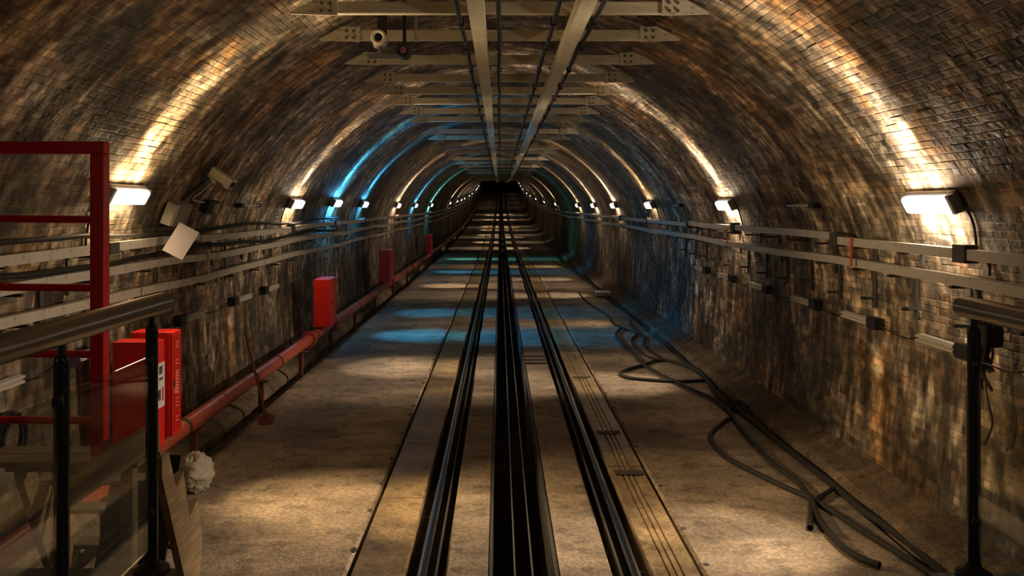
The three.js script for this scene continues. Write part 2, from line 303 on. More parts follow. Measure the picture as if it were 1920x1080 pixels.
// rails
for (const [x, lab] of [[-0.545, 'polished steel running rail next to the plain tread slabs'], [0.955, 'polished steel running rail next to the grooved tread slabs']]) {
  const r = thing('rail', lab, 'rail', null, new THREE.Vector3(0, 0, 0));
  mesh('rail_head', sweep([[x - 0.032, -0.03], [x + 0.032, -0.03], [x + 0.034, -0.008], [x + 0.03, 0.003], [x + 0.021, 0.009], [x + 0.008, 0.012], [x - 0.008, 0.012], [x - 0.021, 0.009], [x - 0.03, 0.003], [x - 0.034, -0.008]], D0, FAR, { smooth: true }), M.rail, r);
  mesh('web', sweep([[x - 0.07, -0.17], [x + 0.07, -0.17], [x + 0.07, -0.155], [x + 0.012, -0.135], [x + 0.012, -0.03], [x - 0.012, -0.03], [x - 0.012, -0.135], [x - 0.07, -0.155]], D0, FAR), M.steelDark, r);
  const s = x < 0.2 ? 1 : -1;
  mesh('guard_angle', sweep([[x + s * 0.085, -0.17], [x + s * 0.097, -0.17], [x + s * 0.097, -0.03], [x + s * 0.085, -0.03]], D0, FAR), M.steelDark, r);
}
// haulage ropes in the trench
for (const [x, lab] of [[0.11, 'taut steel haulage rope in the trench, on the fire pipe side'], [0.238, 'taut steel haulage rope in the trench, on the loose cable side']]) tag(mesh('haulage_rope', sweep(circ(x, -0.1, 0.007, 8), 0, FAR, { smooth: true }), M.rope), lab, 'rope');
// cross frame set in the slab beside the trench
{
  const d = 13.76, t = thing('drain_frame', 'dark steel drain frame across the slab beside the trench', 'drain', null, P(0.59, 0, d));
  for (const z of [-0.3, 0.0, 0.3]) mesh('bar', box(0.35, 0.03, 0.1, 0, 0.006, z), M.steelDark, t);
}
// round covers in the slab
for (const [d, x, lab] of [[27.4, -2.06, 'round metal cover plate in the blue-lit stretch of slab'], [35.6, -2.35, 'round metal cover plate, second from the fire boxes along the slab'], [46.5, -2.75, 'round metal cover plate, third from the fire boxes along the slab']]) {
  const t = thing('manhole_cover', lab, 'manhole cover', null, P(x, 0, d));
  const g = new THREE.CylinderGeometry(0.3, 0.31, 0.03, 36); mesh('plate', g, M.cover, t);
  const r = new THREE.TorusGeometry(0.36, 0.02, 8, 40); r.rotateX(Math.PI / 2); mesh('rim', r, M.steelDark, t);
}

// ------------------------------------------------------------------ overhead steelwork
const beamAt = [5.65, 6.94, 8.05, 9.4, 10.75, 11.95, 13.15, 14.5, 15.9, 18.5, 20.2, 23.7, 25.8, 29.4, 32.2, 35.2, 39, 43]; while (beamAt.at(-1) < 160) beamAt.push(beamAt.at(-1) + 5);
beamAt.unshift(4.3, 3.0);
const BH = 4.235;
const boltG = new THREE.CylinderGeometry(0.014, 0.014, 0.014, 8); boltG.rotateX(Math.PI / 2);
const webG = join([box(3.02, 0.09, 0.012, 0, 0, 0, 0), box(3.02, 0.008, 0.06, 0, 0.046, -0.03, 0), box(3.02, 0.008, 0.06, 0, -0.046, -0.03, 0)]);
function plateG(side) {
  const w = 0.40, s = new THREE.Shape(); s.moveTo(0, -0.07); s.lineTo(w * 0.97, -0.058); s.lineTo(w, -0.046); s.lineTo(w * 0.42, 0.08); s.lineTo(0, 0.07); s.closePath();
  const g = new THREE.ExtrudeGeometry(s, { depth: 0.014, bevelEnabled: false }); if (side < 0) { g.scale(-1, 1, 1); const p = g.attributes.position, a = g.toNonIndexed(); const q = a.attributes.position; for (let i = 0; i < q.count; i += 3) { const x = [q.getX(i + 1), q.getY(i + 1), q.getZ(i + 1)]; q.setXYZ(i + 1, q.getX(i + 2), q.getY(i + 2), q.getZ(i + 2)); q.setXYZ(i + 2, ...x); } a.computeVertexNormals(); a.translate(-1.36, 0, 0.006); return a; }
  g.translate(1.36, 0, 0.006); return g;
}
const plates = { '-1': plateG(-1), 1: plateG(1) };
const place = ['first', 'second', 'third', 'fourth', 'fifth', 'sixth', 'seventh', 'eighth', 'ninth', 'tenth', 'eleventh', 'twelfth', 'thirteenth', 'fourteenth', 'fifteenth'];
beamAt.sort((a, b) => a - b).forEach((d, i) => {
  const t = thing('cross_beam', i < 15 ? 'cream steel cross beam with bolted end plates, ' + place[i] + ' from the platform' : 'cream steel cross beam with plain end plates, far along the vault', 'beam', 'cross beams under the vault', P(0, BH, d));
  t.userData.kind = 'thing';
  mesh('channel', webG, M.cream, t);
  for (const s of [-1, 1]) {
    const p = mesh('end_plate', plates[s], M.cream, t);
    if (d < 22) for (const [x, y] of [[1.42, 0.035], [1.49, 0.035], [1.42, -0.032], [1.49, -0.032]]) { const b = mesh('bolt', boltG, M.bolt, p); b.position.set(s * x, y, 0.024); }
  }
});
for (const [x, lab] of [[-0.175, 'cream box girder under the cross beams, on the fire pipe side'], [0.635, 'cream box girder under the cross beams, on the loose cable side']]) {
  const t = thing('overhead_girder', lab, 'girder');
  mesh('box_section', sweep(rect(x - 0.06, x + 0.06, 4.02, 4.128), 1.5, 175), M.cream, t);
  for (const d of beamAt) if (d < 25) mesh('clip', box(0.16, 0.018, 0.05, x, 4.137, -d), M.bolt, t);
}
const cableLabels = ['black overhead cable hung outside the girder on the fire pipe side', 'black overhead cable hung just inside the girder on the fire pipe side', 'black overhead cable hung just inside the girder on the loose cable side', 'black overhead cable hung outside the girder on the loose cable side'];
[[-0.325, 4.12], [-0.005, 4.1], [0.45, 4.12], [0.79, 4.13]].forEach(([x, h], i) => {
  const t = thing('overhead_cable', cableLabels[i], 'cable', 'cables under the cross beams');
  const st = []; for (let d = 1.5; d < 40; d += 0.433) st.push(d); for (let d = 40; d <= 175; d += 3) st.push(d);
  mesh('cable', sweep(circ(x, h, 0.021, 8), 1.5, 175, { smooth: true, st, off: (d) => [0.006 * Math.sin(d * 1.7 + i), -0.012 * Math.abs(Math.sin(d * 2.4 + i))] }), M.black, t);
  for (const d of beamAt) if (d < 30) mesh('hanger', box(0.05, 0.07, 0.03, x, 4.12, -d - 0.02), M.black, t);
});

// ------------------------------------------------------------------ wall lamps
const bodyG = new RoundedBoxGeometry(0.70, 0.17, 0.05, 2, 0.015), lensG = new RoundedBoxGeometry(0.62, 0.14, 0.075, 3, 0.03);
const lensM = {};
function lensMat(c, glow = 2.4) { const k = c.join() + glow; const w = c.map((x) => 0.55 + 0.45 * x); return lensM[k] ??= std({ color: 0xffffff, emissive: new THREE.Color().setRGB(...w), emissiveIntensity: glow, roughness: 0.4 }); }
function wallLamp(side, d, color, strength, label, group, h = 2.6) {
  const s = sAt(h), l = lining(s), t = thing('bulkhead_lamp', label, 'lamp', group, P(side * (l.x + l.nx * 0.035), l.h + l.nh * 0.035, d));
  const n = new THREE.Vector3(side * l.nx, l.nh, 0), up = new THREE.Vector3(side * l.tx, l.th, 0), z = new THREE.Vector3().crossVectors(up, n);
  // local axes: x along the tunnel, y up the wall, z out of the wall
  t.quaternion.setFromRotationMatrix(new THREE.Matrix4().makeBasis(z.clone(), up, n));
  mesh('housing', bodyG, M.grey, t);
  const lens = mesh('lens', lensG, lensMat(color, d > 20 ? 7 : 2.4), t); lens.position.z = 0.055;
  const cap = new RoundedBoxGeometry(0.05, 0.15, 0.06, 1, 0.01);
  for (const k of [-1, 1]) { const c = mesh('end_cap', cap, M.grey, t); c.position.set(k * 0.345, 0, 0.04); }
  if (d < 22) {
    const pts = []; for (let k = 0; k <= 5; k++) { const q = lining(mix(s - 0.02, sAt(2.22), k / 5)); pts.push(new THREE.Vector3(side * (q.x + q.nx * 0.018), q.h + q.nh * 0.018, -d + (k < 5 ? 0.36 : 0.33) + 0.03 * Math.sin(k))); }
    const inv = new THREE.Matrix4().copy(t.matrix); t.updateMatrix(); inv.copy(t.matrix).invert();
    mesh('lamp_cable', tube(pts.map((p) => p.applyMatrix4(inv)), 0.011, 6, 4), M.rubber, t);
  }
  const col = new THREE.Color().setRGB(...color);
  const centre = t.position.clone().addScaledVector(n, 0.115);
  // the lens throws its light across the tunnel in a narrow fan: over the vault, to the far wall and to the floor; its edges wash the wall
  const fan = d < 45 ? [[74, 1.2, 20], [48, 0.6, 20], [18, 0.2, 23], [-13, d < 12 ? 0.42 : 0.18, 23], [-35, 0.85, 20], [-60, 0.7, 19]] : d < 105 ? [[72, 1.6, 23], [-40, 1.7, 24]] : [[60, 1.4, 30]];
  for (const [deg, k, cone] of fan) {
    const a = deg * Math.PI / 180, dir = n.clone().setY(0).normalize().multiplyScalar(Math.cos(a)).add(new THREE.Vector3(0, Math.sin(a), 0));
    const sp = new THREE.SpotLight(col, BEAM * k * strength, 0, cone * Math.PI / 180, 1, 2); sp.name = 'lamp_beam';
    sp.position.copy(centre); sp.target.position.copy(centre).add(dir); sp.shadow.radius = 4; sp.castShadow = true; scene.add(sp); scene.add(sp.target);
  }
  if (d < 45) for (const k of [1, -1]) {
    const at = t.position.clone().addScaledVector(n, 0.06).addScaledVector(up, k * 0.092), ra = new THREE.RectAreaLight(col, WASH * strength, 0.6, 0.06);
    ra.up.copy(n); ra.position.copy(at); ra.lookAt(at.clone().addScaledVector(up, k)); ra.name = 'lamp_wash'; scene.add(ra);
  }
  return t;
}
function platformLamp(x, d) {
  const t = thing('platform_lamp', x < 0 ? 'long lit ceiling lamp over the platform on the red fence side' : 'long lit ceiling lamp over the platform on the loose cable side', 'lamp', 'lamps over the platform', P(x, 3.55, d));
  mesh('housing', box(0.12, 0.06, 1.3, 0, 0.05, 0, 0.01), M.grey, t); mesh('diffuser', box(0.1, 0.05, 1.25, 0, 0, 0, 0.015), lensMat([1, 0.92, 0.78]), t);
  for (const z of [-0.5, 0.5]) mesh('suspension', rod(new THREE.Vector3(0, 0.07, z), new THREE.Vector3(0, 0.75, z), 0.008), M.grey, t);
  const ra = new THREE.RectAreaLight(new THREE.Color().setRGB(1, 0.92, 0.78), 8, 0.1, 1.25); ra.position.copy(P(x, 3.515, d)); ra.lookAt(P(x, 0, d)); ra.name = 'platform_glow'; scene.add(ra);
}
platformLamp(-1.5, -0.8); platformLamp(1.5, -0.8);
const gL = 'lit wall lamps on the fire pipe wall', gR = 'lit wall lamps on the loose cable wall';
wallLamp(-1, 0.9, WARM, 0.4, 'lit wall lamp beside the platform on the fire pipe wall', gL);
wallLamp(1, 0.4, PALE, 0.6, 'lit wall lamp beside the platform on the loose cable wall', gR);
wallLamp(-1, 7.15, WARM, 1.1, 'large glaring lit wall lamp between the red fence and the security camera', gL, 2.69);
wallLamp(-1, 13.2, PALE, 1.0, 'warm lit wall lamp, next along the wall after the security camera', gL, 2.63);
wallLamp(-1, 16.4, COOL, 1.35, 'blue lit wall lamp next after the warm pair on the fire pipe wall', gL, 2.65);
wallLamp(-1, 19.8, COOL, 0.75, 'blue-white lit wall lamp, second of the blue pair on the fire pipe wall', gL, 2.63);
wallLamp(-1, 26.5, BLUSH, 1.1, 'pinkish lit wall lamp beyond the blue pair on the fire pipe wall', gL);
wallLamp(-1, 32.0, COOL, 0.9, 'blue lit wall lamp standing alone beyond the pinkish lamp', gL);
wallLamp(-1, 39.4, TEAL, 1.1, 'teal lit wall lamp, one of a close pair on the fire pipe wall', gL);
[54, 63, 70, 76, 88, 97, 113, 118, 127].forEach((d, i) => wallLamp(-1, d, PALE, 0.9, 'small far lit wall lamp, ' + ['first', 'second', 'third', 'fourth', 'fifth', 'sixth', 'seventh', 'eighth', 'ninth'][i] + ' after the teal lamp', gL));
wallLamp(1, 6.26, PALE, 1.25, 'large glaring lit wall lamp above the joint box of the cable tray', gR, 2.62);
wallLamp(1, 11.95, PALE, 1.0, 'warm lit wall lamp above the orange strap and a dark joint block', gR, 2.61);
wallLamp(1, 18.0, WARM, 0.45, 'dim yellowish lit wall lamp above the pale blue strap', gR, 2.61);
wallLamp(1, 23.7, PALE, 0.9, 'pale lit wall lamp, next after the dim yellowish one', gR);
wallLamp(1, 28.8, PALE, 0.8, 'pale lit wall lamp, second after the dim yellowish one', gR);
wallLamp(1, 34.7, WARM, 0.7, 'amber lit wall lamp, third after the dim yellowish one', gR);
[48, 60, 74, 88, 99, 115, 127, 138, 150].forEach((d, i) => wallLamp(1, d, PALE, 0.9, 'small far lit wall lamp, ' + ['first', 'second', 'third', 'fourth', 'fifth', 'sixth', 'seventh', 'eighth', 'ninth'][i] + ' after the amber lamp', gR));

// ------------------------------------------------------------------ cable trays
function trayRun(side, name, label, h, segs, { hgt = 0.075, sagA = 0.008, brackets = [], joints = [], straps = [], ph = 0 }) {
  const t = thing(name, label, 'cable tray'), X = wallX(h) - 0.17;
  for (const [a, b, dh] of segs) {
    const st = []; for (let d = a; d < Math.min(b, 40); d += 0.6) st.push(d); for (let d = 40; d < b; d += 4) if (d > a) st.push(d); st.push(b);
    const w = 0.035, poly = [[-w, -hgt / 2], [w, -hgt / 2], [w, hgt / 2], [-w, hgt / 2]].map(([x, y]) => [side * X + x, h + dh + y]);
    mesh('channel', sweep(poly, a, b, { st, off: (d) => [0, sagA * Math.sin(d * 0.9 + ph) + 0.4 * sagA * Math.sin(d * 2.3 + ph)] }), M.tray, t);
  }
  for (const [d, hh, dh] of joints) mesh('joint_box', box(0.10, hh, 0.16, side * X, h + dh + rise(d), -d), M.bracket, t);
  for (const [d, drop, m] of straps) mesh('strap', box(0.012, drop, 0.035, side * (X - 0.045), h - drop / 2 + 0.05 + rise(d), -d), m, t);
  for (const d of brackets) { const w = wallX(h), a = mesh('bracket', join([box(w - X + 0.04, 0.02, 0.04, side * (w + X - 0.04) / 2, h - hgt / 2 - 0.012 + rise(d), -d, 0), box(0.02, 0.17, 0.04, side * (w - 0.01), h - 0.07 + rise(d), -d, 0)]), M.bracket, t); }
  return t;
}
const near = (a, b, step, j = 0.1) => { const r = []; for (let d = a; d < b; d += step) r.push(d + rr(-j, j)); return r; };
trayRun(-1, 'cable_tray', 'topmost pale cable tray of three below the lamps on the fire pipe wall', 2.215, [[2.6, 6.9, 0.0], [6.98, 8.95, 0.01], [9.0, 12.9, -0.01], [13.1, 16.2, 0.0], [16.4, 24, 0.0], [24.1, 160, 0]], { brackets: near(3.2, 40, 1.1), joints: [[6.95, 0.1, 0], [13.0, 0.13, 0.01], [16.3, 0.15, 0], [19.9, 0.13, 0], [26.6, 0.12, 0]], straps: [], ph: 0.3 });
trayRun(-1, 'cable_tray', 'middle pale cable tray of three on the fire pipe wall', 2.005, [[2.6, 9.6, 0], [9.63, 19, 0], [19.03, 160, 0]], { sagA: 0.016, brackets: near(3.4, 40, 1.1), straps: [[9.3, 0.25, M.tray], [16.3, 0.3, M.tray]], ph: 1.4 });
trayRun(-1, 'cable_tray', 'lowest pale cable tray of three on the fire pipe wall', 1.775, [[2.6, 7.6, 0], [7.63, 17, 0], [17.03, 160, 0]], { sagA: 0.012, brackets: near(3.6, 40, 1.1), ph: 2.5 });
trayRun(1, 'cable_tray', 'upper pale cable tray with joint boxes on the loose cable wall', 2.235, [[2.6, 5.78, 0.0], [5.86, 7.95, 0.0], [8.1, 11.4, 0.035], [11.6, 14.2, 0.03], [14.35, 22.2, 0], [22.4, 160, 0]], { sagA: 0.006, brackets: near(3.3, 40, 0.85), joints: [[5.82, 0.13, 0.0], [8.02, 0.13, 0.01], [11.5, 0.16, 0.02], [18.2, 0.13, 0.01], [22.3, 0.14, 0], [14.28, 0.1, 0]], straps: [[7.6, 0.27, M.orange], [11.75, 0.26, M.orange], [16.6, 0.3, M.paper]], ph: 0 });
trayRun(1, 'cable_tray', 'lower pale cable tray on the loose cable wall', 2.03, [[2.6, 9.2, 0], [9.22, 22, 0], [22.05, 160, 0]], { sagA: 0.012, brackets: near(3.5, 40, 0.85), ph: 1.1 });
// cables lying along the trays of the fire pipe wall
[[2.275, 0.02, 'black cable lying wavily along the topmost tray'], [2.06, 0.024, 'thick black cable lying wavily along the middle tray']].forEach(([h, r, lab], i) => {
  const pts = []; for (let d = 3; d < 17; d += 0.45) pts.push(P(-(wallX(h) - 0.15) + rr(-0.02, 0.02), h + 0.005 + 0.022 * (1 + Math.sin(d * 1.3 + i * 2)) + rr(0, 0.02), d));
  tag(mesh('tray_cable', tube(pts, r, 7, 4), M.rubber), lab, 'cable');
});
// slotted upright brackets below the trays on the loose cable wall
for (let d = 5.35, i = 0; d < 16; d += 0.78, i++) {
  const h1 = 1.98, h0 = 1.62, x = wallX(1.85);
  const t = thing('tray_bracket', 'dark upright bracket under the lower tray, ' + ['first', 'second', 'third', 'fourth', 'fifth', 'sixth', 'seventh', 'eighth', 'ninth', 'tenth', 'eleventh', 'twelfth', 'thirteenth', 'fourteenth'][i] + ' from the hanging wire bundle', 'bracket', 'empty upright brackets below the lower tray');
  mesh('upright', box(0.02, h1 - h0, 0.05, wallX(1.85) - 0.02, (h1 + h0) / 2, -d), M.bracket, t);
  mesh('arm', box(0.13, 0.025, 0.04, x - 0.08, h0 + 0.06 + rr(0, 0.08), -d), M.bracket, t);
}
for (let d = 5.2, i = 0; d < 14; d += 1.05, i++) {
  const t = thing('tray_bracket', 'dark upright bracket behind the three trays, ' + ['first', 'second', 'third', 'fourth', 'fifth', 'sixth', 'seventh', 'eighth', 'ninth'][i] + ' from the red fence', 'bracket', 'empty upright brackets on the fire pipe wall');
  mesh('upright', box(0.02, 0.62, 0.05, -(wallX(1.95) - 0.025), 1.95, -d), M.bracket, t);
  mesh('arm', box(0.13, 0.025, 0.04, -(wallX(1.7) - 0.09), 1.68, -d), M.bracket, t);
}

// ------------------------------------------------------------------ unlit short batten lights strung along both walls
function batten(side, d, h, label, group) {
  const s = sAt(h), l = lining(s), t = thing('batten_light', label, 'light', group, P(side * (l.x + l.nx * 0.06), l.h, d));
  const g = new RoundedBoxGeometry(0.05, 0.075, 0.56, 2, 0.012); mesh('casing', g, M.whitePlastic, t);
  for (const y of [-0.018, 0.018]) mesh('tube', rod(new THREE.Vector3(-side * 0.032, y, -0.28), new THREE.Vector3(-side * 0.032, y, 0.28), 0.014, 10), M.whitePlastic, t);
  const b = mesh('plug_box', new RoundedBoxGeometry(0.085, 0.11, 0.17, 1, 0.012), M.black, t); b.position.set(0, 0, 0.37);
  return t;
}
const rowR = [5.1, 6.5, 7.98, 9.42, 11.05, 12.65, 14.2], rowL = [5.65, 7.0, 8.95 + 0.35, 10.75 + 0.35, 12.5];
const ORD = ['first', 'second', 'third', 'fourth', 'fifth', 'sixth', 'seventh', 'eighth', 'ninth', 'tenth', 'eleventh', 'twelfth', 'thirteenth', 'fourteenth', 'fifteenth', 'sixteenth'];
for (const [side, row, h, from, group] of [[1, rowR, 1.49, 'from the hanging wire bundle', 'battens strung along the loose cable wall'], [-1, rowL, 1.33, 'from the red fence along the fire pipe wall', 'battens strung along the fire pipe wall']]) row.forEach((d, i) => {
  const t = batten(side, d, h, 'unlit batten with black plug box, ' + ORD[i] + ' ' + from, group);
  if (!i) return;
  const L = d - row[i - 1] - 0.46 - 0.28;       // cord sagging to the batten before
  mesh('cord', tube([[0, 0, 0.455], [0, -0.03, 0.455 + L * 0.3], [side * 0.01, -0.05, 0.455 + L * 0.6], [0, 0, 0.455 + L]].map((p) => new THREE.Vector3(...p)), 0.006, 6, 5), M.rubber, t);
});
// slim unlit tubes at lamp height
for (const [side, d, lab] of [[1, 9.05, 'slim bare unlit tube light between the two largest lamps on the loose cable wall'], [-1, 10.85, 'slim bare unlit tube light beyond the security camera'], [1, 15.4, 'slim bare unlit tube light beyond the orange-strapped lamp']]) {
  const h = 2.6, s = sAt(h), l = lining(s), t = thing('tube_light', lab, 'light', null, P(side * (l.x + l.nx * 0.06), l.h + l.nh * 0.06, d));
  mesh('tube', rod(new THREE.Vector3(0, 0, -0.36), new THREE.Vector3(0, 0, 0.36), 0.014, 10), M.whitePlastic, t);
  const b = mesh('socket', box(0.08, 0.06, 0.14), M.black, t); b.position.set(side * 0.01, 0, 0.42);
  const c = mesh('socket', box(0.06, 0.05, 0.06), M.black, t); c.position.set(side * 0.01, 0, -0.39);
}

// ------------------------------------------------------------------ fire main
{
  const t = thing('fire_pipe', 'red fire water pipe on short posts along the wall foot', 'pipe'), X = -3.05, H = 0.43, R = 0.083;
  const st = []; for (let d = 3.4; d < 32; d += 4) st.push(d); for (let d = 32; d <= 150; d += 4) st.push(d);
  mesh('tube', sweep(circ(X, H, R, 22), 3.4, 150, { smooth: true, st }), M.pipe, t);
  for (let d = 4.6, i = 0; d < 60; d += d < 14 ? 1.12 : 1.5, i++) {
    const b = sweep(circ(X, H, R + 0.008, 20), d - 0.022, d + 0.022, { smooth: true }); mesh('clamp', b, i % 3 === 1 ? M.pipe : M.steelDark, t);
  }
  for (const d of [13.2, 15.0, 23, 28.4]) { for (const k of [-0.03, 0.03]) mesh('flange', sweep(circ(X, H, R + 0.05, 22), d + k - 0.02, d + k + 0.02, { smooth: true }), M.pipe, t); }
  for (const d of [6.35, 8.2, 10.5, 12.6, 14.8, 17.3, 20, 23.5, 27, 31, 36, 42]) {
    const p = mesh('support', join([box(0.06, 0.53, 0.06, X + 0.02, 0.095 + rise(d), -d), box(0.2, 0.02, 0.08, X + 0.02, H - R - 0.005 + rise(d), -d)]), M.rust, t);
    mesh('base_plate', box(0.16, 0.012, 0.14, X + 0.02, -0.164 + rise(d), -d), M.rust, p);
  }
}
// rubble and dirt strip under the pipe
// fire cabinets
const labelTex = (() => { const c = document.createElement('canvas'); c.width = 128; c.height = 512; const g = c.getContext('2d'); g.fillStyle = '#e9e6e4'; g.fillRect(0, 0, 128, 512); g.fillStyle = '#554f66'; g.fillRect(30, 40, 60, 90); g.fillRect(30, 170, 70, 30); g.fillRect(24, 300, 40, 130); g.fillStyle = '#b01818'; g.fillRect(84, 290, 24, 150); const t = new THREE.CanvasTexture(c); t.colorSpace = THREE.SRGBColorSpace; return t; })();
const strokeTex = (() => { const c = document.createElement('canvas'); c.width = 128; c.height = 1024; const g = c.getContext('2d'); g.fillStyle = '#d01409'; g.fillRect(0, 0, 128, 1024); g.strokeStyle = '#f0c8b0'; g.fillStyle = '#f0d8c0'; g.lineWidth = 6; g.strokeRect(44, 380, 40, 250); g.strokeRect(14, 520, 24, 90); for (const y of [60, 90, 120, 260, 300, 680, 720, 760, 880, 920]) g.fillRect(40, y, 44, 9); for (let y = 400; y < 620; y += 34) g.fillRect(52, y, 24, 14); const t = new THREE.CanvasTexture(c); t.colorSpace = THREE.SRGBColorSpace; return t; })();
function cabinet(x0, x1, h0, h1, d0, d1, label, print) {
  const t = thing('fire_cabinet', label, 'fire cabinet', null, P((x0 + x1) / 2, h0, (d0 + d1) / 2)), w = x1 - x0, h = h1 - h0, L = d1 - d0;
  mesh('body', box(w - 0.02, h, L, -0.01, h / 2, 0, 0.008), M.redCabinet, t);
  const door = mesh('door', box(0.02, h - 0.01, L - 0.008, w / 2 - 0.008, h / 2, 0, 0.004), M.redCabinet, t);
  mesh('handle', box(0.012, 0.06, 0.02, w / 2 + 0.006, h * 0.5, L * 0.3, 0.003), M.steelDark, door);
  if (print) { const g = new THREE.PlaneGeometry(L * 0.85, h * print[1]); g.rotateY(Math.PI / 2); g.translate(w / 2 + 0.0035, h * print[2], -L * 0.04); mesh('print', g, std({ map: print[0], roughness: 0.5 }), door); }
  mesh('bracket', box(w * 0.8, 0.03, Math.min(L, 0.3), -0.03, -0.015, 0), M.rust, t);
  return t;
}
cabinet(-3.19, -2.83, 0.56, 1.45, 6.80, 6.98, 'red fire cabinet with a white sticker, right behind the glass panel', [labelTex, 0.42, 0.58]);
cabinet(-3.19, -2.83, 0.57, 1.48, 7.14, 7.34, 'red fire cabinet with pale lettering, next to the stickered one', [strokeTex, 0.9, 0.5]);
cabinet(-3.10, -2.83, 0.55, 1.34, 13.75, 14.35, 'red fire cabinet standing alone over the pipe, second along the wall');
cabinet(-3.10, -2.83, 0.60, 1.42, 21.2, 22.1, 'red fire cabinet over the pipe, third along the wall');
cabinet(-3.10, -2.85, 0.60, 1.35, 34.4, 35.0, 'small distant red fire cabinet over the pipe, fourth along the wall');

// ------------------------------------------------------------------ shovel, sack, coil
{
  const t = thing('shovel', 'rusty long-handled shovel leaning on the fire pipe', 'shovel', null);
  mesh('handle', rod(P(-2.79, 0.12, 9.82), P(-3.17, 0.99, 10.3), 0.016, 10), M.rust, t);
  const g = new THREE.SphereGeometry(0.16, 16, 10, 0, Math.PI * 2, 0, 0.9); g.scale(0.75, 0.35, 1); g.rotateX(0.5); g.translate(-2.76, 0.01, -9.78); mesh('blade', g, M.rust, t);
  mesh('socket', rod(P(-2.775, 0.075, 9.79), P(-2.84, 0.22, 9.88), 0.024, 10), M.rust, t);
}
{
  const g = new THREE.IcosahedronGeometry(0.17, 12), p = g.attributes.position, nn = fbm(6, 6, 201, 4);
  for (let i = 0; i < p.count; i++) { const v = new THREE.Vector3().fromBufferAttribute(p, i), u = Math.atan2(v.z, v.x) / 6.2832, w = Math.asin(clamp(v.y / 0.17, -1, 1)) / 3.1416; const k = 0.86 + 0.3 * Math.abs(nn(u, w) - 0.5) * 2 + 0.04 * Math.sin(u * 30 + w * 12) * nn(w, u); v.multiplyScalar(k); v.y = Math.max(v.y * 1.15, -0.165); p.setXYZ(i, v.x, v.y, v.z); }
  g.computeVertexNormals(); const o = mesh('plastic_sack', g, M.sack); o.position.copy(P(-2.74, 0.17, 7.45)); tag(o, 'crumpled pale plastic sack on the slab edge below the fire cabinets', 'sack');
}
{
  const t = thing('hose_coil', 'coil of black hose hung on the wall behind the red fence', 'hose', null, P(-3.36, 1.0, 5.6));
  for (let i = 0; i < 5; i++) { const g = new THREE.TorusGeometry(0.17 - i * 0.008, 0.014, 8, 40); g.rotateY(Math.PI / 2 + rr(-0.15, 0.15)); g.translate(0.02 + i * 0.018, rr(-0.02, 0.02), rr(-0.02, 0.02)); mesh('loop', g, M.rubber, t); }
  mesh('hook', rod(new THREE.Vector3(-0.12, 0.16, 0), new THREE.Vector3(0.12, 0.16, 0), 0.01), M.steelDark, t);
}

